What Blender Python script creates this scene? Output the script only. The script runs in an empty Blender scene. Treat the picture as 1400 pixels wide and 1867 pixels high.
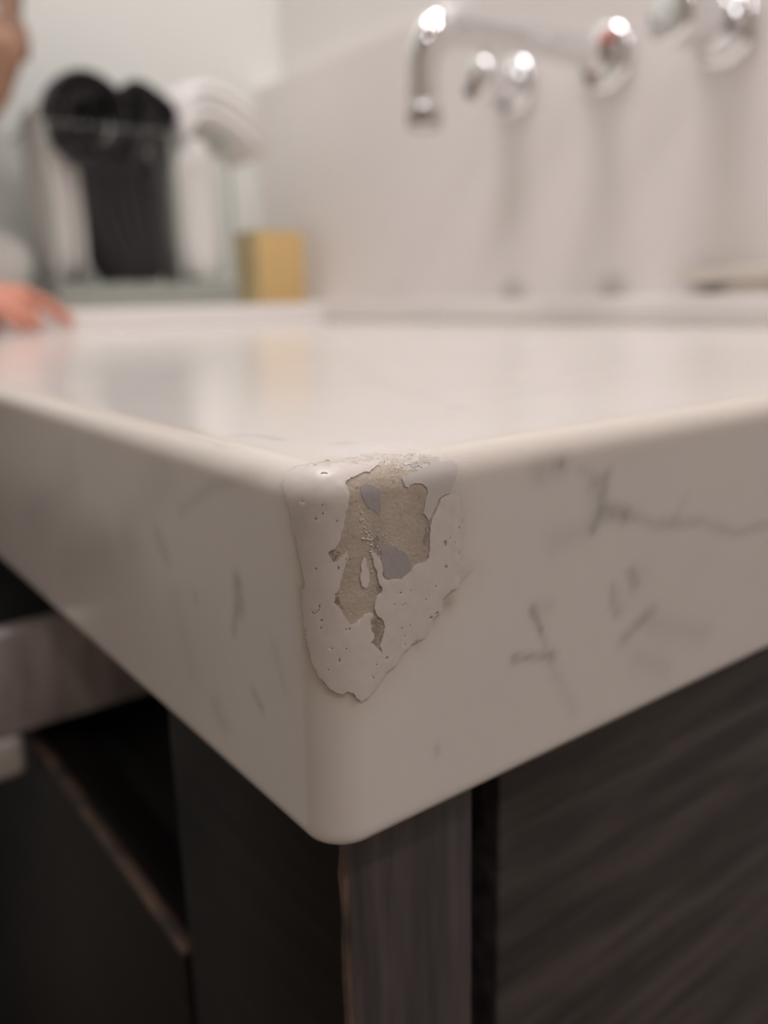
import bpy, bmesh, math, random, json
import numpy as np
from mathutils import Vector, Matrix
from mathutils.geometry import delaunay_2d_cdt

SC = bpy.context.scene
COL = SC.collection
MM = 0.001
random.seed(7)
rng = np.random.default_rng(11)

# ------------------------------------------------------------------ camera
# world axes: x runs along the short end face to the tap wall, y along the long
# front face to the far wall, z up; the origin is the near top corner of the slab
cam_d = bpy.data.cameras.new('camera')
cam = bpy.data.objects.new('camera', cam_d)
COL.objects.link(cam)
SC.camera = cam
YAW, PITCH, ROLL, FPX = 0.6388138, -0.2467288, 0.0244600, 1543.14
_f = Vector((math.cos(PITCH) * math.sin(YAW), math.cos(PITCH) * math.cos(YAW), math.sin(PITCH)))
_r = Vector((math.cos(YAW), -math.sin(YAW), 0))
_d = _f.cross(_r)
_r2 = _r * math.cos(ROLL) + _d * math.sin(ROLL)
_d2 = -_r * math.sin(ROLL) + _d * math.cos(ROLL)
_m = Matrix((( _r2.x, -_d2.x, -_f.x), (_r2.y, -_d2.y, -_f.y), (_r2.z, -_d2.z, -_f.z)))
cam.matrix_world = Matrix.Translation(Vector((-59.1114, -95.2953, 22.6466)) * MM) @ _m.to_4x4()
cam_d.sensor_fit = 'HORIZONTAL'
cam_d.sensor_width = 36
cam_d.lens = FPX / 1400 * 36
cam_d.clip_start = 0.005
cam_d.dof.use_dof = True
cam_d.dof.focus_distance = 0.124
cam_d.dof.aperture_fstop = 12.0

# ------------------------------------------------------------------ world, lamps, exposure
W = bpy.data.worlds.new('world')
SC.world = W
W.use_nodes = True
W.node_tree.nodes['Background'].inputs[0].default_value = (1.0, 0.95, 0.9, 1)
W.node_tree.nodes['Background'].inputs[1].default_value = 0.02

def area(name, loc, size, watt, color=(1, 0.9, 0.8), spread=math.pi):
    l = bpy.data.lights.new(name, 'AREA')
    l.shape = 'DISK'
    l.size = size * MM
    l.energy = watt
    l.color = color
    l.spread = spread
    o = bpy.data.objects.new(name, l)
    o.location = Vector(loc) * MM
    COL.objects.link(o)
    return o
LAMPS = [((60, 380, 1588), 650, 25), ((200, -900, 1588), 130, 12), ((-700, -1200, 1588), 130, 5)]  # main lamp over the vanity, then two unseen lamps added for fill
for i, (loc, sz, wt) in enumerate(LAMPS):
    area('main_or_fill_lamp', loc, sz, wt, (1, 0.945, 0.955))
SC.view_settings.view_transform = 'Standard'
SC.view_settings.look = 'None'
SC.view_settings.exposure = -0.81
SC.view_settings.gamma = 1.0
SC.view_settings.use_curve_mapping = False

# ------------------------------------------------------------------ helpers
def link(o, parent=None):
    COL.objects.link(o)
    if parent is not None:
        o.parent = parent
    return o
def mesh_obj(name, bm, mat, parent=None, smooth=True):
    me = bpy.data.meshes.new(name)
    bmesh.ops.recalc_face_normals(bm, faces=bm.faces[:])
    bm.to_mesh(me); bm.free()
    if smooth:
        for p in me.polygons: p.use_smooth = True
    if mat: me.materials.append(mat)
    return link(bpy.data.objects.new(name, me), parent)
def thing(name, label, cat, loc=(0, 0, 0), group=None):
    o = bpy.data.objects.new(name, None)
    o.location = Vector(loc) * MM
    o.empty_display_size = 0.02
    link(o)
    return tag(o, label, cat, group)
def tag(o, label, cat, group=None):
    o['label'] = label; o['category'] = cat
    if group: o['group'] = group
    return o
def struct(name, bm, mat):
    o = mesh_obj(name, bm, mat, None, False)
    o['kind'] = 'structure'
    return o
def rel(o, origin):                                   # parts are written in world mm; move them under their Empty
    me = o.data
    me.transform(Matrix.Translation(-Vector(origin) * MM))
    return o
def part(name, bm, mat, root, label=None, smooth=True):
    o = mesh_obj(name, bm, mat, None, smooth)
    top = root
    w = Vector((0, 0, 0))
    while top is not None:
        w += top.location; top = top.parent
    o.data.transform(Matrix.Translation(-w))
    o.parent = root
    if label: o['label'] = label
    return o
def box(bm, x0, x1, y0, y1, z0, z1, bev=0.0, seg=2):
    b = bmesh.new()
    vs = [b.verts.new(Vector((x, y, z)) * MM) for x in (x0, x1) for y in (y0, y1) for z in (z0, z1)]
    for f in ((0, 1, 3, 2), (4, 6, 7, 5), (0, 4, 5, 1), (2, 3, 7, 6), (0, 2, 6, 4), (1, 5, 7, 3)):
        b.faces.new([vs[i] for i in f])
    bmesh.ops.recalc_face_normals(b, faces=b.faces[:])
    if bev:
        bmesh.ops.bevel(b, geom=b.edges[:] , offset=bev * MM, segments=seg, profile=0.5, affect='EDGES')
    merge(bm, b)
    return bm
def merge(bm, b):
    me = bpy.data.meshes.new('tmp'); b.to_mesh(me); b.free()
    bm.from_mesh(me); bpy.data.meshes.remove(me)
def boxm(*a, **k):
    bm = bmesh.new(); box(bm, *a, **k); return bm
def tube(bm, pts, rad, seg=20, caps=True):
    pts = [Vector(p) * MM for p in pts]
    if not hasattr(rad, '__len__'): rad = [rad] * len(pts)
    t0 = (pts[1] - pts[0]).normalized()
    up = Vector((0, 0, 1)) if abs(t0.z) < 0.9 else Vector((0, 1, 0))
    n = (up - t0 * up.dot(t0)).normalized()
    rings = []
    for i, p in enumerate(pts):
        a = pts[max(i - 1, 0)]; c = pts[min(i + 1, len(pts) - 1)]
        t = (c - a).normalized()
        n = (n - t * n.dot(t)).normalized()
        m = t.cross(n)
        rings.append([bm.verts.new(p + (n * math.cos(q) + m * math.sin(q)) * rad[i] * MM)
                      for q in [2 * math.pi * k / seg for k in range(seg)]])
    for A, B in zip(rings, rings[1:]):
        for k in range(seg):
            bm.faces.new((A[k], A[(k + 1) % seg], B[(k + 1) % seg], B[k]))
    if caps:
        bm.faces.new(rings[0][::-1]); bm.faces.new(rings[-1])
    return bm
def lathe_x(bm, x0, y, z, prof, seg=40):              # turned about an axis running out of the wall (-x)
    return tube(bm, [(x0 - d, y, z) for d, r in prof], [r for d, r in prof], seg)
def bez(a, b, c, n):
    return [tuple((1 - t) ** 2 * np.array(a) + 2 * t * (1 - t) * np.array(b) + t * t * np.array(c)) for t in np.linspace(0, 1, n)]

# ------------------------------------------------------------------ materials
def mat(name, color, rough=0.5, metal=0.0, **kw):
    m = bpy.data.materials.new(name); m.use_nodes = True
    b = m.node_tree.nodes['Principled BSDF']
    b.inputs['Base Color'].default_value = (*color, 1)
    b.inputs['Roughness'].default_value = rough
    b.inputs['Metallic'].default_value = metal
    for k, v in kw.items(): b.inputs[k].default_value = v
    return m
class N:                                              # short hand for wiring nodes
    def __init__(self, m): self.t = m.node_tree; self.b = self.t.nodes['Principled BSDF']
    def add(self, kind, **kw):
        n = self.t.nodes.new(kind)
        for k, v in kw.items():
            if k in n.inputs: n.inputs[k].default_value = v
            else: setattr(n, k, v)
        return n
    def link(self, a, b): self.t.links.new(a, b)
    def mix(self, fac, a, b):
        n = self.t.nodes.new('ShaderNodeMix'); n.data_type = 'RGBA'
        for s, v in ((n.inputs[0], fac), (n.inputs[6], a), (n.inputs[7], b)):
            if hasattr(v, 'is_linked'): self.link(v, s)
            elif isinstance(v, tuple): s.default_value = (*v, 1)
            else: s.default_value = v
        return n.outputs[2]
    def ramp(self, fac, p0, p1):
        n = self.t.nodes.new('ShaderNodeMapRange'); self.link(fac, n.inputs[0])
        n.inputs[1].default_value = p0; n.inputs[2].default_value = p1
        return n.outputs[0]
    def noise(self, scale, detail=3, stretch=None, rough=0.5):
        tc = self.add('ShaderNodeTexCoord')
        n = self.add('ShaderNodeTexNoise', Scale=scale, Detail=detail, Roughness=rough)
        if stretch:
            mp = self.add('ShaderNodeMapping'); mp.inputs['Scale'].default_value = stretch
            self.link(tc.outputs['Object'], mp.inputs[0]); self.link(mp.outputs[0], n.inputs['Vector'])
        else: self.link(tc.outputs['Object'], n.inputs['Vector'])
        return n.outputs['Fac']
    def bump(self, h, strength, dist):
        n = self.add('ShaderNodeBump', Strength=strength, Distance=dist)
        self.link(h, n.inputs['Height']); self.link(n.outputs[0], self.b.inputs['Normal'])
        return n
    def attr(self, name):
        n = self.t.nodes.new('ShaderNodeAttribute'); n.attribute_name = name
        return n.outputs['Fac']
    def math(self, op, a, b):
        n = self.t.nodes.new('ShaderNodeMath'); n.operation = op
        for s, v in ((n.inputs[0], a), (n.inputs[1], b)):
            if hasattr(v, 'is_linked'): self.link(v, s)
            else: s.default_value = v
        return n.outputs[0]
    def color(self, c): self.link(c, self.b.inputs['Base Color'])

def marble(name, painted):
    m = mat(name, (0.79, 0.75, 0.725), 0.16)
    n = N(m)
    cloud = n.ramp(n.noise(22, 4, rough=0.6), 0.42, 0.75)
    c = n.mix(n.math('MULTIPLY', cloud, 0.25), (0.775, 0.735, 0.70), (0.65, 0.62, 0.597))
    if painted:
        warp = n.noise(420, 3)
        v = n.math('MULTIPLY', n.attr('vein'), n.math('ADD', n.math('MULTIPLY', warp, 1.0), 0.5))
        c = n.mix(v, c, (0.20, 0.19, 0.20))
        c = n.mix(n.attr('stain'), c, (0.30, 0.21, 0.155))
        c = n.mix(n.attr('cream'), c, (0.70, 0.62, 0.52))
        fine = n.noise(2600, 2)
        b = n.bump(fine, 0.0, 0.00025)
        n.link(n.math('MULTIPLY', n.attr('etch'), 0.8), b.inputs['Strength'])
        n.link(n.math('ADD', n.math('MULTIPLY', n.attr('etch'), 0.16), 0.16), n.b.inputs['Roughness'])
        n.b.inputs['IOR'].default_value = 1.55
        n.b.inputs['Subsurface Weight'].default_value = 0.35
        n.b.inputs['Subsurface Radius'].default_value = (1.0, 0.75, 0.5)
        n.b.inputs['Subsurface Scale'].default_value = 0.004
    n.color(c)
    return m
M_TOP = marble('polished white marble', True)
M_LEDGE = marble('white marble ledge', False)
_n = N(M_LEDGE); _c = _n.b.inputs['Base Color'].links[0].from_socket; _n.color(_n.mix(0.6, _c, (0.93, 0.90, 0.875)))

M_FILL = mat('pale repair filler', (0.72, 0.665, 0.63), 0.38)
n = N(M_FILL); n.color(n.mix(n.ramp(n.noise(500, 4), 0.35, 0.75), (0.70, 0.64, 0.60), (0.65, 0.59, 0.55))); n.bump(n.noise(1500, 3), 0.12, 0.0002)
M_COAT = mat('thin grey coat', (0.60, 0.555, 0.53), 0.36)
M_PRIM = mat('grey primer', (0.40, 0.365, 0.365), 0.5)
n = N(M_PRIM); n.color(n.mix(n.noise(900, 3), (0.43, 0.39, 0.385), (0.36, 0.33, 0.335))); n.bump(n.noise(2500, 2), 0.3, 0.0002)
M_ADH = mat('yellowed adhesive', (0.5, 0.42, 0.32), 0.42)
n = N(M_ADH)
c = n.mix(n.ramp(n.noise(180, 4), 0.35, 0.7), (0.56, 0.48, 0.39), (0.43, 0.362, 0.298))
c = n.mix(n.math('MULTIPLY', n.ramp(n.noise(1800, 3), 0.66, 0.72), 0.8), c, (0.70, 0.64, 0.55))
c = n.mix(n.math('MULTIPLY', n.ramp(n.noise(1400, 2), 0.34, 0.28), 0.6), c, (0.28, 0.215, 0.165))
n.color(c); n.bump(n.noise(1600, 4), 0.55, 0.0003)
M_BROWN = mat('brown hardened glue', (0.27, 0.205, 0.165), 0.45)
n = N(M_BROWN); n.color(n.mix(n.ramp(n.noise(900, 4), 0.35, 0.7), (0.30, 0.24, 0.20), (0.45, 0.38, 0.325))); n.bump(n.noise(1800, 4), 0.6, 0.0003)
M_RES = mat('roughened glue residue', (0.66, 0.60, 0.54), 0.32)
n = N(M_RES); n.color(n.mix(n.ramp(n.noise(900, 4), 0.4, 0.65), (0.70, 0.645, 0.59), (0.55, 0.48, 0.42))); n.bump(n.noise(2200, 4), 0.6, 0.0003)
M_CRUMB = mat('filler crumbs', (0.74, 0.70, 0.66), 0.35)

def wood(name, dark, light, stretch, scale=1.0, rough=0.42):
    m = mat(name, dark, rough); n = N(m)
    g = n.noise(60 * scale, 5, stretch, 0.6)
    n.color(n.mix(n.ramp(g, 0.38, 0.68), dark, light)); n.bump(g, 0.25, 0.0006)
    return m
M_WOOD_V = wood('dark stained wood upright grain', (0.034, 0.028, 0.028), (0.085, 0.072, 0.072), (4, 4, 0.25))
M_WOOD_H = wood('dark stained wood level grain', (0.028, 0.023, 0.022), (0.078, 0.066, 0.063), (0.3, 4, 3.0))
M_WOOD_L = wood('shade-darkened wood along the front', (0.009, 0.0075, 0.007), (0.016, 0.0135, 0.0125), (4, 0.3, 3.0))  # darker copy of the wood, shade of the front painted into its colour
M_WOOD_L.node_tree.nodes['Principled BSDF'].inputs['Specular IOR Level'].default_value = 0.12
M_DRAWER = wood('grey brown drawer side', (0.36, 0.315, 0.30), (0.56, 0.50, 0.48), (5, 4, 1.0), 0.5)
M_WORN = mat('worn brown wood edge', (0.11, 0.06, 0.04), 0.55)
n = N(M_WORN); n.color(n.mix(n.ramp(n.noise(160, 4, (1, 0.4, 0.5)), 0.36, 0.66), (0.035, 0.025, 0.021), (0.17, 0.10, 0.07)))
M_INNER = mat('shade-blackened cabinet inside', (0.012, 0.0105, 0.010), 0.7)  # near black stands in for the shade inside cabinet and drawer
M_WHITEPL = mat('white plastic runner', (0.75, 0.70, 0.66), 0.4)

def plaster(name, c, bump=0.05):
    m = mat(name, c, 0.55); n = N(m)
    n.color(n.mix(n.noise(3, 3), tuple(x * 0.97 for x in c), tuple(min(x * 1.03, 1) for x in c)))
    n.bump(n.noise(220, 3), bump, 0.001)
    return m
M_WALL_END = plaster('pale greenish white wall', (0.83, 0.855, 0.815))
M_WALL_TAP = plaster('warm light grey wall', (0.85, 0.81, 0.785))
n = N(M_WALL_TAP)                                      # dark ends of the tap shadows, painted on the wall just above the upstand
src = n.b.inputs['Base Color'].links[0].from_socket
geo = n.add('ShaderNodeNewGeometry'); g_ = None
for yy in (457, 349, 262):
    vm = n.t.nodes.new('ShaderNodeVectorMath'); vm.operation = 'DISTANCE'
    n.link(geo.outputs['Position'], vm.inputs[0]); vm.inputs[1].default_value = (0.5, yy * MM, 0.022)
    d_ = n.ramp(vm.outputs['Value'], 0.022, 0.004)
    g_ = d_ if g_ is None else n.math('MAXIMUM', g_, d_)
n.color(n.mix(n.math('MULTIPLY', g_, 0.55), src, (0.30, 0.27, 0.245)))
M_WALL = plaster('warm white wall', (0.80, 0.775, 0.745))
M_WALL_DARK = plaster('warm beige wall', (0.45, 0.385, 0.33))
M_WALL_FRONT = plaster('cream wall', (0.74, 0.67, 0.60))
M_CEIL = plaster('white ceiling', (0.82, 0.80, 0.77))
M_FLOOR = mat('grey floor tile', (0.34, 0.31, 0.285), 0.35)
n = N(M_FLOOR); n.color(n.mix(n.noise(9, 5), (0.15, 0.12, 0.095), (0.21, 0.17, 0.135)))
M_CHROME = mat('chrome', (0.86, 0.86, 0.87), 0.06, 1.0)
M_CHROME2 = mat('satin chrome', (0.6, 0.59, 0.59), 0.18, 1.0)
M_RED = mat('flat red', (0.55, 0.12, 0.06), 0.4)
M_LAMPRING = mat('white lamp ring', (0.8, 0.8, 0.78), 0.4)

def fabric(name, c, c2, sheen=0.3):
    m = mat(name, c, 0.9); n = N(m)
    n.color(n.mix(n.noise(120, 4), c, c2)); n.bump(n.noise(900, 3), 0.6, 0.0015)
    n.b.inputs['Sheen Weight'].default_value = sheen
    return m
M_TOWEL_D = fabric('dark aubergine terry', (0.012, 0.009, 0.012), (0.022, 0.017, 0.021), 0.12)
M_TOWEL_W = fabric('white terry', (0.90, 0.87, 0.85), (0.94, 0.92, 0.90), 0.3)
M_SHIRT = fabric('white cotton shirt', (0.76, 0.76, 0.73), (0.82, 0.82, 0.79), 0.1)
M_TROUS = fabric('grey trousers', (0.12, 0.13, 0.16), (0.16, 0.17, 0.2), 0.1)
M_SKIN = mat('skin', (0.62, 0.30, 0.21), 0.5)
n = N(M_SKIN)                                          # hands ruddier; face colour also darkened to imitate the weaker light on it
geo = n.add('ShaderNodeNewGeometry'); sx = n.t.nodes.new('ShaderNodeSeparateXYZ'); n.link(geo.outputs['Position'], sx.inputs[0])
n.color(n.mix(n.ramp(sx.outputs['Z'], 0.06, 0.16), n.mix(n.noise(60, 3), (0.74, 0.36, 0.26), (0.64, 0.26, 0.18)), n.mix(n.noise(60, 3), (0.44, 0.25, 0.165), (0.37, 0.20, 0.13))))
n.b.inputs['Subsurface Weight'].default_value = 0.15; n.b.inputs['Subsurface Radius'].default_value = (1, 0.35, 0.2); n.b.inputs['Subsurface Scale'].default_value = 0.004
M_HAIR = mat('brown hair', (0.07, 0.04, 0.022), 0.5)
M_EYEW = mat('eye white', (0.7, 0.68, 0.65), 0.2)
M_IRIS = mat('brown iris', (0.05, 0.03, 0.02), 0.15)
M_LIP = mat('lips', (0.50, 0.19, 0.15), 0.4)
M_NAIL = mat('finger nail', (0.66, 0.40, 0.33), 0.3)
M_SHOE = mat('dark shoe', (0.05, 0.05, 0.06), 0.5)
M_YEL = mat('yellow card', (0.62, 0.41, 0.14), 0.5)
n = N(M_YEL); n.color(n.mix(n.noise(40, 2), (0.72, 0.50, 0.22), (0.66, 0.45, 0.19)))
M_YELSIDE = mat('pale yellow card side', (0.80, 0.64, 0.34), 0.5)
M_DISH = mat('cream ceramic', (0.80, 0.74, 0.67), 0.25)
M_SOAP = mat('soap', (0.74, 0.68, 0.6), 0.45)

def clear_glass(name, tint, spec):
    m = bpy.data.materials.new(name); m.use_nodes = True
    t = m.node_tree; t.nodes.clear()
    o = t.nodes.new('ShaderNodeOutputMaterial'); mx = t.nodes.new('ShaderNodeMixShader')
    tr = t.nodes.new('ShaderNodeBsdfTransparent'); tr.inputs[0].default_value = (*tint, 1)
    gl = t.nodes.new('ShaderNodeBsdfGlossy'); gl.inputs['Roughness'].default_value = 0.03
    fr = t.nodes.new('ShaderNodeFresnel'); fr.inputs[0].default_value = 1.45
    ml = t.nodes.new('ShaderNodeMath'); ml.operation = 'MULTIPLY'; ml.inputs[1].default_value = spec
    ge = t.nodes.new('ShaderNodeNewGeometry'); m2 = t.nodes.new('ShaderNodeMath'); m2.operation = 'SUBTRACT'; m2.inputs[0].default_value = 1
    m3 = t.nodes.new('ShaderNodeMath'); m3.operation = 'MULTIPLY'; t.links.new(ge.outputs['Backfacing'], m2.inputs[1])
    t.links.new(fr.outputs[0], ml.inputs[0]); t.links.new(ml.outputs[0], m3.inputs[0]); t.links.new(m2.outputs[0], m3.inputs[1]); t.links.new(m3.outputs[0], mx.inputs[0])
    t.links.new(tr.outputs[0], mx.inputs[1]); t.links.new(gl.outputs[0], mx.inputs[2]); t.links.new(mx.outputs[0], o.inputs[0])
    return m
M_GLASS = clear_glass('clear glass', (0.985, 0.99, 0.985), 0.6)
M_GLASSBASE = mat('thick greenish glass', (0.52, 0.55, 0.50), 0.12)
M_GLASSBASE.node_tree.nodes['Principled BSDF'].inputs['Transmission Weight'].default_value = 0.35
M_GLASSEDGE = mat('polished glass edge', (0.50, 0.545, 0.505), 0.15)
M_GLASSEDGE.node_tree.nodes['Principled BSDF'].inputs['Transmission Weight'].default_value = 0.3
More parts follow.
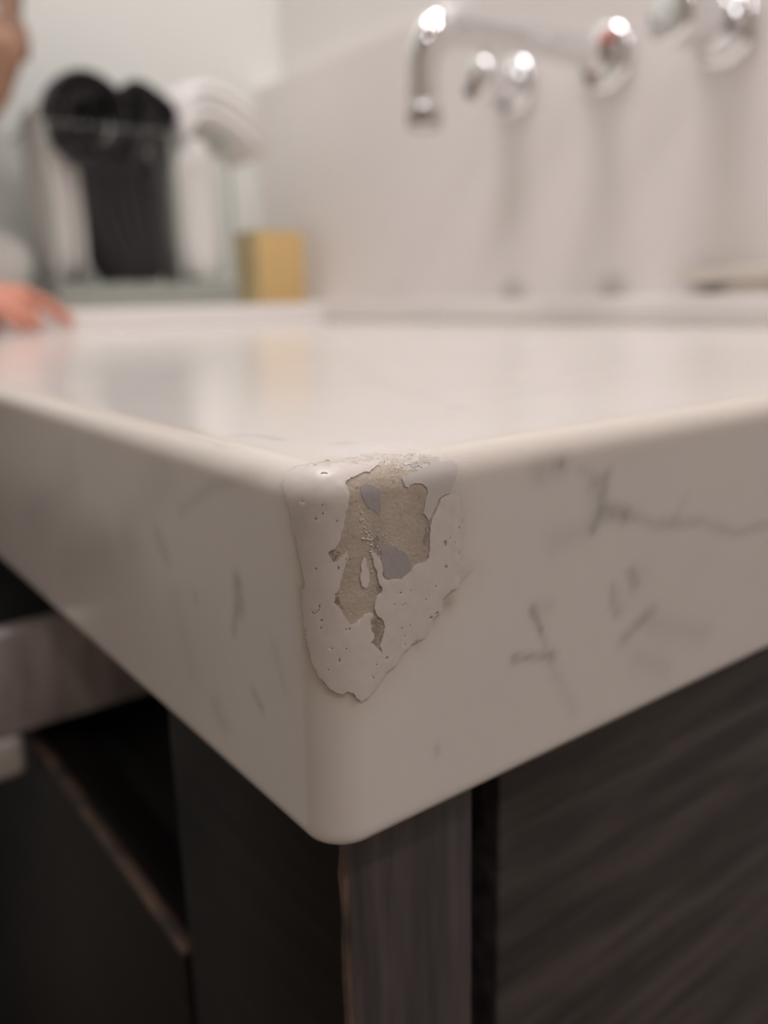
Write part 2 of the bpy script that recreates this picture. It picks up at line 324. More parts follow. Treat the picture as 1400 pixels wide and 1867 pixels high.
DATA = r'''{"filler":[[-7.2,5.52],[-7.61,4.69],[-7.77,4.03],[-7.27,3.06],[-5.73,2.09],[-3.32,1.53],[-1.21,1.69],[0.7,1.87],[2.66,1.21],[5.49,0.97],[6.63,1.59],[7.76,2.24],[8.59,2.58],[9.35,2.03],[10.53,1.68],[11.49,1.85],[11.71,2.4],[10.98,3.01],[9.76,3.48],[8.87,3.88],[7.61,3.79],[6.11,4.19],[4.54,4.58],[3.95,4.93],[4.02,5.43],[4.23,6.1],[4.15,7.14],[4.01,8.4],[3.54,8.99],[3.39,10.05],[3.13,11.32],[2.77,12.37],[2.41,13.43],[1.74,14.31],[0.93,14.67],[1.12,15.33],[1.46,16.23],[2.1,16.15],[2.87,15.45],[3.39,14.89],[3.66,14.77],[3.67,15.77],[3.14,17.03],[2.76,18.32],[2.4,19.4],[2.15,20.39],[1.6,20.92],[1.4,22.26],[2.05,22.98],[2.57,23.71],[2.87,24.43],[3.29,25.18],[3.78,25.95],[4.55,25.75],[5.45,25.27],[6.14,24.75],[7.08,24.75],[7.55,25.26],[7.04,25.84],[7.01,26.72],[7.25,27.72],[7.62,28.76],[6.84,29.44],[7.45,29.85],[8.25,30.83],[8.94,31.74],[8.64,30.46],[9.0,29.61],[9.43,28.53],[9.59,27.62],[9.21,26.39],[8.36,25.61],[7.95,24.62],[7.88,23.44],[8.46,22.46],[9.21,22.13],[9.31,21.46],[8.84,20.84],[8.59,19.91],[8.42,18.62],[7.87,17.36],[7.42,15.8],[7.79,15.61],[8.24,15.93],[8.7,16.52],[9.27,17.54],[9.45,18.72],[9.38,19.28],[9.81,20.3],[10.77,20.56],[11.6,20.53],[13.0,20.89],[14.01,20.36],[14.87,20.08],[15.61,19.34],[16.48,19.24],[17.65,19.18],[18.25,18.71],[18.46,16.38],[18.6,14.53],[18.92,12.95],[19.4,12.22],[19.88,11.37],[20.54,10.43],[20.78,9.89],[21.71,9.48],[22.98,9.45],[23.89,9.68],[24.65,10.39],[24.86,12.09],[25.32,13.36],[25.48,14.59],[25.16,16.47],[24.69,19.05],[24.87,20.07],[26.2,21.58],[27.23,22.44],[26.2,23.07],[25.09,23.57],[24.45,24.42],[23.98,24.81],[22.73,25.02],[21.8,25.42],[20.93,25.84],[20.74,26.78],[20.85,27.55],[20.39,28.18],[19.07,28.54],[18.55,29.2],[18.23,30.36],[17.46,31.15],[16.56,31.53],[14.78,31.61],[14.18,32.23],[13.0,32.77],[12.27,33.42],[11.81,34.27],[10.66,34.67],[9.51,35.06],[8.92,35.86],[8.06,36.57],[6.92,37.44],[5.79,38.18],[4.85,38.3],[4.13,37.46],[3.57,36.5],[2.9,36.14],[2.21,36.52],[1.35,36.22],[0.49,35.72],[-0.14,34.79],[-1.03,34.03],[-1.45,33.01],[-2.01,31.92],[-2.42,30.1],[-2.76,28.99],[-2.91,26.92],[-3.2,24.9],[-3.32,22.62],[-3.29,20.79],[-2.67,20.35],[-2.61,19.33],[-2.93,18.03],[-3.24,16.28],[-3.68,14.35],[-4.02,12.64],[-4.59,11.64],[-4.62,9.89],[-5.22,8.46],[-6.0,7.08]],"islet":[[6.0,16.12],[6.52,16.3],[6.59,17.43],[7.03,18.43],[7.14,19.82],[6.74,20.75],[6.15,20.76],[5.64,20.28],[5.63,18.35],[5.77,16.81]],"coat":[[13.72,5.7],[15.27,5.29],[17.11,4.96],[18.34,4.78],[19.66,4.47],[20.83,3.05],[22.07,3.18],[21.83,4.27],[24.46,4.41],[24.79,5.48],[24.01,7.06],[23.2,8.1],[22.83,9.12],[21.56,9.27],[20.37,9.75],[20.18,10.37],[19.44,11.36],[18.98,12.31],[18.33,12.85],[17.88,12.07],[17.31,11.51],[17.64,10.42],[17.86,9.31],[18.28,8.41],[17.9,7.49],[17.18,6.98],[16.22,6.79],[14.95,6.83],[14.61,7.22],[14.01,6.91]],"primer":[[6.37,5.97],[6.86,5.56],[7.61,5.52],[8.29,5.83],[9.03,6.49],[9.37,7.51],[9.53,8.85],[9.37,10.59],[8.91,10.07],[8.27,9.3],[7.62,9.24],[7.16,8.79],[6.62,7.83],[6.3,7.14]],"primer2":[[9.41,12.83],[10.32,12.32],[10.63,13.73],[11.07,14.72],[11.87,15.56],[12.69,16.41],[13.11,16.45],[13.66,16.84],[14.35,17.49],[14.81,18.7],[14.79,19.64],[14.15,20.25],[13.14,20.76],[11.88,20.46],[10.91,20.5],[10.09,20.01],[9.65,19.23],[9.37,17.79],[9.31,15.96]],"adh":[[3.76,4.96],[6.19,4.02],[7.72,3.59],[9.01,3.63],[10.69,3.05],[12.02,3.09],[13.63,3.15],[14.59,3.85],[15.13,4.66],[18.18,5.12],[19.81,4.75],[19.89,7.33],[20.42,10.18],[19.8,13.34],[19.18,15.11],[18.83,19.06],[17.35,19.71],[15.3,20.45],[13.27,21.42],[9.39,20.67],[9.61,22.45],[8.48,23.58],[10.3,27.33],[9.66,30.02],[8.94,31.65],[7.16,30.29],[6.38,29.37],[6.79,25.26],[4.91,25.95],[3.81,26.41],[2.23,24.13],[1.01,22.25],[1.98,19.15],[1.34,16.66],[0.68,14.66],[2.43,13.0],[3.21,9.17],[3.63,7.08]],"dirt":[[-7.45,3.41],[-7.47,2.02],[-5.93,0.63],[-5.52,-1.15],[8.08,-1.9],[11.12,-1.9],[12.47,-1.9],[12.33,-1.19],[14.05,-1.26],[14.36,0.56],[16.7,0.83],[20.91,2.53],[20.37,3.75],[16.14,3.61],[12.31,3.51],[9.24,3.23],[7.37,2.86],[3.8,2.24],[0.62,2.57],[-4.85,2.58]],"brown":[[[7.66,14.11],[8.32,13.52],[8.91,13.3],[9.2,14.58],[9.33,16.42],[8.76,16.44],[8.15,15.28]],[[0.91,14.78],[1.74,14.39],[2.68,14.82],[2.12,15.6],[1.56,16.25],[1.17,15.55]],[[9.49,19.19],[9.9,19.97],[9.86,20.38],[9.45,20.4],[9.09,19.56]],[[7.12,25.88],[8.68,25.8],[9.54,27.37],[9.01,29.37],[8.26,30.5],[7.05,29.6],[7.71,28.78],[7.39,27.52]],[[8.08,20.83],[8.84,20.77],[9.31,21.46],[9.12,22.15],[8.52,22.2]],[[1.41,22.03],[2.02,20.94],[2.29,22.32],[2.89,23.98],[2.1,22.98]],[[17.54,16.67],[18.59,15.0],[18.91,13.18],[18.33,13.08],[17.72,14.83]]],"pits":[[0.54,3.23,0.71,0.24],[-0.5,9.74,0.15,0.2],[-0.83,17.08,0.13,0.2],[-0.57,22.77,0.13,0.23],[-0.35,24.81,0.18,0.16],[21.56,16.93,0.33,0.53],[21.68,20.79,0.27,0.29],[25.2,14.06,0.19,0.27],[12.72,22.95,0.26,0.12],[9.81,32.62,0.33,0.17],[19.53,23.43,0.18,0.12],[13.3,30.06,0.17,0.12],[12.84,28.61,0.17,0.12],[1.91,31.09,0.12,0.35],[7.28,35.12,0.13,0.17],[0.3,32.55,0.12,0.12],[11.5,24.45,0.17,0.12],[13.04,24.99,0.15,0.12],[14.41,28.53,0.12,0.12],[14.61,23.0,0.12,0.12],[18.5,28.35,0.33,0.2],[19.75,27.92,0.39,0.3],[3.51,26.41,0.16,0.14],[3.02,26.45,0.13,0.12],[-2.44,7.4,0.12,0.12],[23.64,17.24,0.12,0.12],[24.51,15.04,0.13,0.15],[13.27,31.44,0.14,0.12],[2.28,16.99,0.17,0.31],[0.46,7.74,0.12,0.12],[0.49,9.02,0.12,0.13],[2.32,10.17,0.12,0.12],[0.87,29.17,0.12,0.14],[-0.49,26.03,0.12,0.12],[7.89,33.18,0.12,0.12],[17.56,25.16,0.12,0.12],[-1.68,23.74,0.12,0.12],[-1.37,23.84,0.16,0.12],[-0.97,23.62,0.16,0.12],[-0.71,23.28,0.12,0.14],[22.63,16.28,0.12,0.12],[3.36,15.77,0.12,0.12],[7.01,34.8,0.12,0.12],[16.07,33.75,0.12,0.12],[13.47,24.9,0.12,0.12],[2.91,29.4,0.12,0.12]],"veins":[[[[44.3,0.0,-5.4],[49.0,0.0,-5.1]],2.58,0.4],[[[49.0,0.0,-4.9],[49.5,0.0,-5.3]],0.84,0.6],[[[54.6,0.0,-6.9],[59.2,0.0,-10.0]],0.96,0.3],[[[62.1,0.0,-8.4],[61.1,0.0,-9.5],[60.9,0.0,-12.7],[60.3,0.0,-15.7],[58.2,0.0,-18.4]],1.08,0.6],[[[62.6,0.0,-15.6],[67.4,0.0,-17.2]],1.61,0.7],[[[57.8,0.0,-10.7],[59.5,0.0,-15.0]],2.35,0.3],[[[67.4,0.0,-17.2],[77.8,-0.0,-21.1],[83.1,0.0,-21.8],[92.6,0.0,-23.2],[105.3,0.0,-27.9],[118.5,0.0,-28.2]],1.23,0.4],[[[83.0,0.0,-20.7],[86.3,0.0,-17.3]],1.3,0.2],[[[48.1,0.0,-19.0],[58.2,-0.0,-17.9]],2.71,0.2],[[[43.0,0.0,-30.0],[44.1,0.0,-32.1],[45.3,0.0,-34.5]],0.76,0.75],[[[45.3,0.0,-34.5],[46.7,0.0,-38.0],[48.5,0.0,-40.3]],0.68,0.4],[[[38.5,0.0,-37.9],[43.2,0.0,-38.8],[48.5,0.0,-40.3]],0.87,0.75],[[[69.9,0.0,-28.7],[71.5,0.0,-31.8]],1.16,0.6],[[[64.8,0.0,-30.8],[65.1,0.0,-34.7],[66.5,0.0,-36.9]],1.04,0.5],[[[77.6,0.0,-38.5],[73.3,0.0,-40.1],[68.4,0.0,-42.6]],1.61,0.5],[[[73.5,0.0,-40.3],[74.5,-0.0,-39.9]],0.97,0.4],[[[77.9,0.0,-41.9],[95.6,0.0,-48.3]],2.95,0.22],[[[48.2,0.0,-41.6],[54.6,0.0,-52.8]],1.61,0.22],[[[43.7,0.0,-30.0],[47.8,0.0,-30.5]],1.53,0.2],[[[68.7,0.0,-35.0],[73.4,0.0,-30.5]],3.17,0.15],[[[73.1,0.0,-47.6],[82.5,0.0,-52.7]],2.88,0.2],[[[21.1,0.0,-48.2],[21.4,0.0,-49.8]],0.54,0.35],[[[-0.0,25.0,-21.7],[-0.0,25.0,-26.0]],1.53,0.6],[[[0.0,25.9,-26.9],[0.0,27.7,-31.2]],1.01,0.4],[[[-0.0,21.9,-40.3],[-0.0,19.2,-42.2]],1.0,0.4],[[[0.0,37.0,-49.1],[0.0,35.1,-51.0]],2.8,0.3],[[[0.0,52.0,-8.4],[0.0,75.3,-22.5]],4.88,0.22],[[[-0.0,58.0,-21.2],[0.0,54.9,-24.1]],2.12,0.3],[[[0.0,15.7,-2.0],[0.0,31.2,-6.6],[-0.0,45.7,-13.5]],1.27,0.25],[[[0.0,42.7,-28.9],[0.0,42.2,-29.8]],1.0,0.25],[[[0.0,110.8,-18.7],[0.0,150.6,-32.9]],5.75,0.2],[[[0.0,13.8,-29.6],[-0.0,11.1,-36.0]],1.19,0.15],[[[-0.0,91.3,-30.9],[-0.0,124.7,-44.4]],5.37,0.15],[[[0.0,52.1,-33.1],[0.0,46.9,-44.9]],3.15,0.12],[[[8.5,39.0,0.0],[11.0,35.6,0.0],[11.2,27.9,0.0]],0.28,0.4],[[[2.5,34.3,0.0],[2.5,32.8,0.0]],0.27,0.4],[[[16.2,18.3,0.0],[17.6,17.7,0.0]],0.31,0.35],[[[84.6,112.9,0.0],[69.8,63.8,0.0],[58.4,35.4,0.0]],1.36,0.2],[[[160.4,230.8,0.0],[80.9,91.8,0.0]],2.81,0.15],[[[120.3,67.8,0.0],[232.1,112.0,0.0]],2.59,0.12],[[[46.6,160.9,0.0],[130.3,280.6,0.0]],3.49,0.15],[[[74.3,42.1,0.0],[217.1,78.5,0.0]],1.59,0.12],[[[391.9,601.3,0.0],[429.1,563.4,0.0],[443.2,499.9,0.0]],4.09,0.5],[[[440.3,578.5,0.0],[444.6,558.0,0.0]],4.74,0.5],[[[443.2,499.9,0.0],[550.3,460.2,0.0]],4.02,0.2]],"stains":[[22.1,26.66,1.87,1.0],[22.41,25.45,1.09,0.5],[19.46,29.31,1.06,0.4],[15.95,32.48,1.19,0.3]]}'''

# ------------------------------------------------------------------ the room
FLOOR_Z, CEIL_Z = -850, 1600
struct('floor', boxm(-1700, 700, -1900, 1005, FLOOR_Z - 60, FLOOR_Z), M_FLOOR)
struct('ceiling', boxm(-1700, 700, -1900, 1005, CEIL_Z, CEIL_Z + 60), M_CEIL)
struct('wall_back', boxm(-1700, 700, 905, 1005, FLOOR_Z, CEIL_Z), M_WALL_END)
bm = boxm(500, 700, -1900, 905, FLOOR_Z, 276, 1.5)     # the boxed-in lower wall that carries the taps
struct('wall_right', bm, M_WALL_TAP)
struct('wall_right_upper', boxm(541, 700, -1900, 905, 276, CEIL_Z), M_WALL)
struct('wall_left', boxm(-1760, -1700, -1900, 1005, FLOOR_Z, CEIL_Z), M_WALL_DARK)
struct('wall_front', boxm(-1700, 700, -1960, -1900, FLOOR_Z, CEIL_Z), M_WALL_FRONT)
WHERE = ['above the middle of the vanity', 'added unseen as fill light, near the tap wall, behind the camera', 'added unseen as fill light in the middle of the room, furthest from the vanity']
for (loc, sz, wt), w in zip(LAMPS, WHERE):
    t = thing('main_or_fill_light', 'round white recessed ceiling downlight ' + w, 'ceiling light', (loc[0], loc[1], CEIL_Z), 'main and added fill lights')
    bm = bmesh.new()
    tube(bm, [(loc[0], loc[1], CEIL_Z), (loc[0], loc[1], CEIL_Z - 4), (loc[0], loc[1], CEIL_Z - 9)], [sz / 2 + 26, sz / 2 + 25, sz / 2 + 10], 40)
    part('ring', bm, M_LAMPRING, t)

# ------------------------------------------------------------------ marble slab with the damaged corner
P = json.loads(DATA)
RV, RT, TH = 7.0, 5.0, 60.0
AH = RV * math.pi / 4; FW = RT * math.pi / 2
def surf(u, w, off=0.0):
    """point of the slab's skin: u runs along the edge (0 on the corner arc), w down from the top over the rounded edge"""
    if w < 0: ins, z, k = RT - w, 0.0, 0.0
    elif w < FW:
        ph = w / RT; ins = RT * (1 - math.sin(ph)); z = -RT * (1 - math.cos(ph)); k = math.sin(ph)
    else: ins, z, k = 0.0, -RT - (w - FW), 1.0
    if u < -AH: p = (0.0, RV - AH - u); q = (-1.0, 0.0)
    elif u > AH: p = (RV + u - AH, 0.0); q = (0.0, -1.0)
    else:
        a = math.pi + (u + AH) / RV; q = (math.cos(a), math.sin(a)); p = (RV + RV * q[0], RV + RV * q[1])
    nz = math.sqrt(max(0, 1 - k * k))
    return np.array([p[0] - q[0] * ins + q[0] * k * off, p[1] - q[1] * ins + q[1] * k * off, z + nz * off])

CX1, CY1 = 500.0, 724.0
per = []                                              # outline of the slab seen from above: point, outward normal
def run(a, b, s): return list(np.arange(a, b, s * (1 if b > a else -1)))
for u in run(724, 170, 12) + run(170, 45, 1.5) + run(45, 5.55, 0.6):
    per.append(((0.0, RV - AH + u), (-1.0, 0.0)) if RV - AH + u < CY1 else ((0.0, CY1), (-1.0, 0.0)))
per[0] = ((0.0, CY1), (-1.0, 0.0))
for a in np.linspace(math.pi, 1.5 * math.pi, 22): per.append(((RV + RV * math.cos(a), RV + RV * math.sin(a)), (math.cos(a), math.sin(a))))
for u in run(6, 45, 0.6) + run(45, 170, 1.5) + run(170, 494, 12): per.append(((RV - AH + u, 0.0), (0.0, -1.0)))
per.append(((CX1, 0.0), (1.0, -1.0)))
for y in run(14, CY1, 14): per.append(((CX1, float(y)), (1.0, 0.0)))
per.append(((CX1, CY1), (1.0, 0.0)))
for x in run(CX1 - 14, 6, 14): per.append(((float(x), CY1), (0.0, 0.0)))
rings = [(1.6, -TH), (0.5, -TH + 0.5), (0.0, -TH + 1.6)] + [(0.0, z) for z in np.arange(-TH + 2.7, -RT - 0.4, 1.1)] + \
        [(RT * (1 - math.sin(p)), -RT * (1 - math.cos(p))) for p in np.linspace(math.pi / 2, 0, 13)]
V, Fc = [], []
for ins, z in rings:
    for (p, q) in per: V.append((p[0] - q[0] * ins, p[1] - q[1] * ins, z))
npn = len(per)
for i in range(len(rings) - 1):
    for k in range(npn):
        k2 = (k + 1) % npn
        Fc.append((i * npn + k, i * npn + k2, (i + 1) * npn + k2, (i + 1) * npn + k))
Fc.append(tuple(range(npn))[::-1])
top0 = (len(rings) - 1) * npn
loop = [Vector(V[top0 + k][:2]) for k in range(npn)]
gx = list(np.arange(9, 60, 2.2)) + list(np.arange(60, 150, 5)) + list(np.arange(150, 494, 11))
gy = list(np.arange(9, 60, 2.2)) + list(np.arange(60, 150, 5)) + list(np.arange(150, 718, 11))
pts = loop + [Vector((x + 0.013 * j, y + 0.017 * i)) for i, x in enumerate(gx) for j, y in enumerate(gy) if x + 0.013 * j < 494]
cv, ce, cf, ov, oe, of = delaunay_2d_cdt(pts, [(k, (k + 1) % npn) for k in range(npn)], [list(range(npn))], 1, 1e-6)
newid = {}
for i, v in enumerate(cv):
    if ov[i] and ov[i][0] < npn: newid[i] = top0 + ov[i][0]
    else: newid[i] = len(V); V.append((v.x, v.y, 0.0))
Fc += [tuple(newid[i] for i in f) for f in cf]
me = bpy.data.meshes.new('marble_countertop')
Va = np.array(V); me.from_pydata((Va * MM).tolist(), [], Fc); me.validate()
bm = bmesh.new(); bm.from_mesh(me); bmesh.ops.remove_doubles(bm, verts=bm.verts[:], dist=1e-6); bmesh.ops.recalc_face_normals(bm, faces=bm.faces[:]); bm.to_mesh(me); bm.free()
for p in me.polygons: p.use_smooth = True
slab = link(bpy.data.objects.new('marble_countertop', me))
tag(slab, 'thick white marble vanity countertop with a chipped, filler-patched front corner', 'countertop')
me.materials.append(M_TOP)
co = np.empty(len(me.vertices) * 3); me.vertices.foreach_get('co', co); co = co.reshape(-1, 3) / MM

def seg_dist(pts, a, b):
    a, b = np.array(a), np.array(b); d = b - a
    t = np.clip(((pts - a) @ d) / max(d @ d, 1e-9), 0, 1)
    return np.linalg.norm(pts - (a + t[:, None] * d), axis=1)
def wob(pts, f, seed):                                # cheap smooth wobble
    r = np.random.default_rng(seed); o = np.zeros(len(pts))
    for _ in range(5):
        o += np.sin(pts @ (r.normal(size=3) * f) + r.uniform(0, 6.28))
    return o / 5
vein = np.zeros(len(co))
for k, (ln, wd, st) in enumerate(P['veins']):
    d = np.min([seg_dist(co, a, b) for a, b in zip(ln, ln[1:])], axis=0)
    wd = max(wd * 1.05, 0.75)
    d = d + wob(co, 0.5 / max(wd, 1), k) * wd * 0.35
    vein = 1 - (1 - vein) * (1 - st * 0.6 * np.exp(-np.clip(d, 0, None) ** 2 / wd ** 2))
stain = np.zeros(len(co)); cream = np.zeros(len(co)); etch = np.zeros(len(co))  # stain also holds the brown band along the filler's left edge
corner = np.linalg.norm(co - np.array([4, 4, -12]), axis=1) < 60
idx = np.where(corner)[0]
fl = np.array(P['filler']); fl3 = np.array([surf(u, w) for u, w in fl])
left_edge = [fl3[i] for i in range(len(fl3))][-26:] + [fl3[0]]
sub = co[idx]
dl = np.min([seg_dist(sub, a, b) for a, b in zip(left_edge, left_edge[1:])], axis=0)
stain[idx] = np.maximum(stain[idx], 0.85 * np.exp(-(dl / 1.0) ** 2) * (0.7 + 0.3 * wob(sub, 1.3, 5)))  # brown band along the filler's left edge
cream[idx] = np.maximum(cream[idx], 0.55 * np.exp(-(dl / 2.6) ** 2))
allr = np.min([seg_dist(sub, a, b) for a, b in zip(fl3, np.roll(fl3, -1, 0))], axis=0)
stain[idx] = np.maximum(stain[idx], 0.16 * np.exp(-(allr / 0.7) ** 2))
cream[idx] = np.maximum(cream[idx], 0.45 * np.exp(-(allr / 4.0) ** 2))
for u, w, r, s in P['stains']:
    d = np.linalg.norm(sub - surf(u, w), axis=1); stain[idx] = np.maximum(stain[idx], s * 0.8 * np.exp(-(d / (r * 0.8)) ** 2))
edge = np.exp(-((co[:, 2] + 1.0) / 3.5) ** 2) * (np.minimum(np.abs(co[:, 0]), np.abs(co[:, 1])) < 9)
cream = np.maximum(cream, 0.45 * edge)
near = np.exp(-(np.linalg.norm(co - np.array([17, 3.5, 0]), axis=1) / 13) ** 2)
etch = np.clip(near * (co[:, 2] > -7), 0, 1)
for nm, arr in (('vein', vein), ('stain', np.clip(stain, 0, 1)), ('cream', np.clip(cream, 0, 1)), ('etch', etch)):
    at = me.attributes.new(nm, 'FLOAT', 'POINT'); at.data.foreach_set('value', arr.astype(np.float32))

# the broken corner: separate layers lying on the slab's skin, each cut to its own ragged outline
def ragged(poly, amp, step, seed):
    r = random.Random(seed); out = []
    def sub(a, b):
        L = math.hypot(b[0] - a[0], b[1] - a[1])
        if L < step: return [a]
        k = r.uniform(-amp, amp)
        m = ((a[0] + b[0]) / 2 - (b[1] - a[1]) * k, (a[1] + b[1]) / 2 + (b[0] - a[0]) * k)
        return sub(a, m) + sub(m, b)
    for a, b in zip(poly, poly[1:] + poly[:1]): out += sub(tuple(a), tuple(b))
    return out
def inside(px, py, poly):
    c = np.zeros(len(px), bool); n = len(poly)
    for i in range(n):
        x1, y1 = poly[i]; x2, y2 = poly[i - 1]
        if y1 == y2: continue
        c ^= ((y1 > py) != (y2 > py)) & (px < (x2 - x1) * (py - y1) / (y2 - y1) + x1)
    return c
def layer(name, poly, thick, mat_, holes=(), amp=0.12, step=0.2, grid=0.55, bumpy=0.0, bscale=2.0, seed=1, base=-0.1, label=None, drop=None, lip=0.0):
    outer = ragged(poly, amp, step, seed)
    loops = [outer] + [list(h) for h in holes]
    P2, E = [], []
    for L in loops:
        s = len(P2); P2 += [Vector(p) for p in L]
        E += [(s + i, s + (i + 1) % len(L)) for i in range(len(L))]
    xs = [p[0] for p in outer]; ys = [p[1] for p in outer]
    gxx, gyy = np.meshgrid(np.arange(min(xs), max(xs), grid), np.arange(min(ys), max(ys), grid))
    gxx = gxx.ravel() + rng.uniform(-.2, .2, gxx.size) * grid; gyy = gyy.ravel() + rng.uniform(-.2, .2, gyy.size) * grid
    ok = inside(gxx, gyy, outer)
    P2 += [Vector((a, b)) for a, b in zip(gxx[ok], gyy[ok])]
    cv, ce, cf, _, _, _ = delaunay_2d_cdt(P2, E, [], 0, 1e-5)
    c = np.array([[sum(cv[i].x for i in f) / len(f), sum(cv[i].y for i in f) / len(f)] for f in cf])
    keep = inside(c[:, 0], c[:, 1], outer)
    for h in loops[1:]: keep &= ~inside(c[:, 0], c[:, 1], h)
    faces = [f for f, k in zip(cf, keep) if k]
    cnt = {}
    for f in faces:
        for a, b in zip(f, list(f[1:]) + [f[0]]):
            cnt[(min(a, b), max(a, b))] = cnt.get((min(a, b), max(a, b)), 0) + 1
    bnd = set(v for e, k in cnt.items() if k == 1 for v in e)
    used = sorted(set(i for f in faces for i in f)); V3 = []
    uv = np.array([[cv[i].x, cv[i].y, 0] for i in used])
    nz = wob(uv, bscale, seed) * bumpy + wob(uv, bscale * 2.7, seed + 1) * bumpy * 0.6
    idm = {}
    for j, i in enumerate(used):
        t = thick + nz[j] - (lip if i in bnd else 0)
        if drop: t += drop(cv[i].x, cv[i].y)
        idm[i] = len(V3); V3.append(surf(cv[i].x, cv[i].y, t) * MM)
    low = {}
    for i in bnd:
        low[i] = len(V3); V3.append(surf(cv[i].x, cv[i].y, base) * MM)
    F3 = [tuple(idm[i] for i in f) for f in faces]
    nt = len(F3)
    for f in faces:
        for a, b in zip(f, list(f[1:]) + [f[0]]):
            if cnt[(min(a, b), max(a, b))] == 1: F3.append((idm[b], idm[a], low[a], low[b]))
    me = bpy.data.meshes.new(name); me.from_pydata([tuple(v) for v in V3], [], F3)
    me.materials.append(mat_)
    for p in me.polygons[:nt]: p.use_smooth = True
    for p in me.polygons[nt:]: p.use_smooth = False
    a = me.polygons[0]                                 # triangles wind so that the skin faces outwards
    cpt = V3[F3[0][0]] - np.array([RV, RV, -30]) * MM
    if a.normal.dot(Vector(cpt)) < 0: me.flip_normals()
    me.set_sharp_from_angle(angle=math.radians(50))
    o = link(bpy.data.objects.new(name, me), slab)
    if label: o['label'] = label
    return o
def pit(u, w, a, b, k):
    r = random.Random(k)
    return [(u + a * math.cos(t) * r.uniform(.75, 1.2), w + b * math.sin(t) * r.uniform(.75, 1.2)) for t in np.linspace(0, 2 * math.pi, 9)[:-1]]
layer('adhesive', P['adh'], 0.06, M_ADH, grid=0.4, bumpy=0.05, bscale=3.0, seed=3, label='yellowed glue bared in the middle of the chipped corner')
for k, q in enumerate(P['brown']):
    layer('hardened_glue', q, 0.085, M_BROWN, amp=0.2, step=0.15, grid=0.35, bumpy=0.03, bscale=4.0, seed=30 + k)
layer('glue_residue', P['dirt'], 0.05, M_RES, amp=0.3, step=0.15, grid=0.3, bumpy=0.05, bscale=5.0, seed=4, label='roughened glue along the top of the patch')
holes = [pit(*q, k) for k, q in enumerate(P['pits'])]
layer('filler', P['filler'], 0.34, M_FILL, holes, amp=0.11, step=0.17, grid=0.6, bumpy=0.03, bscale=0.5, seed=5, label='pale grey white filler with pits and ragged edges', lip=0.03,
      drop=lambda u, w: -0.2 * math.exp(-((w - 2) / 2.2) ** 2) - 0.12 * (1 if u > 24 else 0))
layer('filler', P['islet'], 0.30, M_FILL, amp=0.13, step=0.17, seed=6, label='small loose islet of pale filler')
layer('top_coat', P['coat'], 0.22, M_COAT, amp=0.08, step=0.2, seed=8, label='smooth grey coat at the upper right of the patch', drop=lambda u, w: -0.14 * math.exp(-((w - 3.5) / 1.6) ** 2))
layer('primer', P['primer'], 0.13, M_PRIM, amp=0.1, step=0.2, seed=9, label='small grey spot of primer')
layer('primer', P['primer2'], 0.17, M_PRIM, amp=0.08, step=0.2, seed=10, label='larger grey tongue of primer', drop=lambda u, w: -0.12 if w < 15.5 else 0)
bm = bmesh.new()                                      # crumbs of filler left on the glue
rc = random.Random(3)
def crumb(u, w, s):
    b = bmesh.new(); bmesh.ops.create_icosphere(b, subdivisions=1, radius=s * MM)
    c = Vector(surf(u, w, 0.08 + s * 0.3)) * MM
    sx, sy = rc.uniform(.6, 2.0), rc.uniform(.6, 1.4)
    for v in b.verts: v.co = Vector((v.co.x * sx, v.co.y, v.co.z * sy * 1.2)) * rc.uniform(.8, 1.2) + c
    merge(bm, b)
def zuv(lo, hi): return lo + (hi - lo) * rc.random()
for i in range(46):
    t = rc.random(); crumb(5.6 + 2.6 * t + rc.gauss(0, .35), 9 + 6.5 * t + rc.gauss(0, .7), rc.uniform(.05, .17))
for i in range(40): crumb(zuv(7.5, 10.5), zuv(13, 23), rc.uniform(.04, .13))
for i in range(60): crumb(zuv(2, 19), zuv(1.3, 4.2), rc.uniform(.03, .09))
for i in range(26): crumb(zuv(5, 19), zuv(4, 20), rc.uniform(.02, .05))
o = mesh_obj('filler_crumbs', bm, M_CRUMB, slab); o['kind'] = 'stuff'

# ------------------------------------------------------------------ raised ledge and upstand behind the slab
o = mesh_obj('marble_ledge', boxm(0, 500, 724.3, 904.6, -60, 20, 2.5), M_LEDGE, None, True)
tag(o, 'raised white marble ledge across the far end of the countertop', 'ledge')
o = mesh_obj('marble_upstand', boxm(474, 499.6, 0.5, 724, 0.1, 20, 2.0), M_LEDGE, None, True)
tag(o, 'low white marble upstand along the wall under the taps', 'upstand')

# ------------------------------------------------------------------ vanity cabinet under the slab
cab = thing('vanity_cabinet', 'dark stained wooden vanity cabinet with worn edges under the marble countertop', 'cabinet', (6, 6, FLOOR_Z))
Z0, Z1 = -770, -60.3
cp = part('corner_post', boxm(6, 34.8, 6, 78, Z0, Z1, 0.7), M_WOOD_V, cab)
cp.data.materials.append(M_WOOD_L)                    # front face takes the darker wood copy, imitating the shade on it
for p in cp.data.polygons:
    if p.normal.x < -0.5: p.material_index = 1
bm = bmesh.new()
zs = np.linspace(Z0, Z1, 160)
rw = random.Random(2)
prev = None
for z in zs:                                          # chipped arris of the post, of uneven width
    a, b = rw.uniform(0.7, 1.5), rw.uniform(0.6, 1.2)
    ring = [bm.verts.new(Vector(c) * MM) for c in ((5.85, 6 + a, z), (5.8, 5.8, z), (6 + b, 5.85, z), (6.6, 6.6, z))]
    if prev:
        for k in range(4): bm.faces.new((prev[k], prev[(k + 1) % 4], ring[(k + 1) % 4], ring[k]))
    prev = ring
part('worn_edge', bm, M_WORN, cab, 'worn reddish brown edge of the post', False)
part('end_panel', boxm(51.4, 478, 16, 34, Z0, Z1, 0.8), M_WOOD_H, cab)
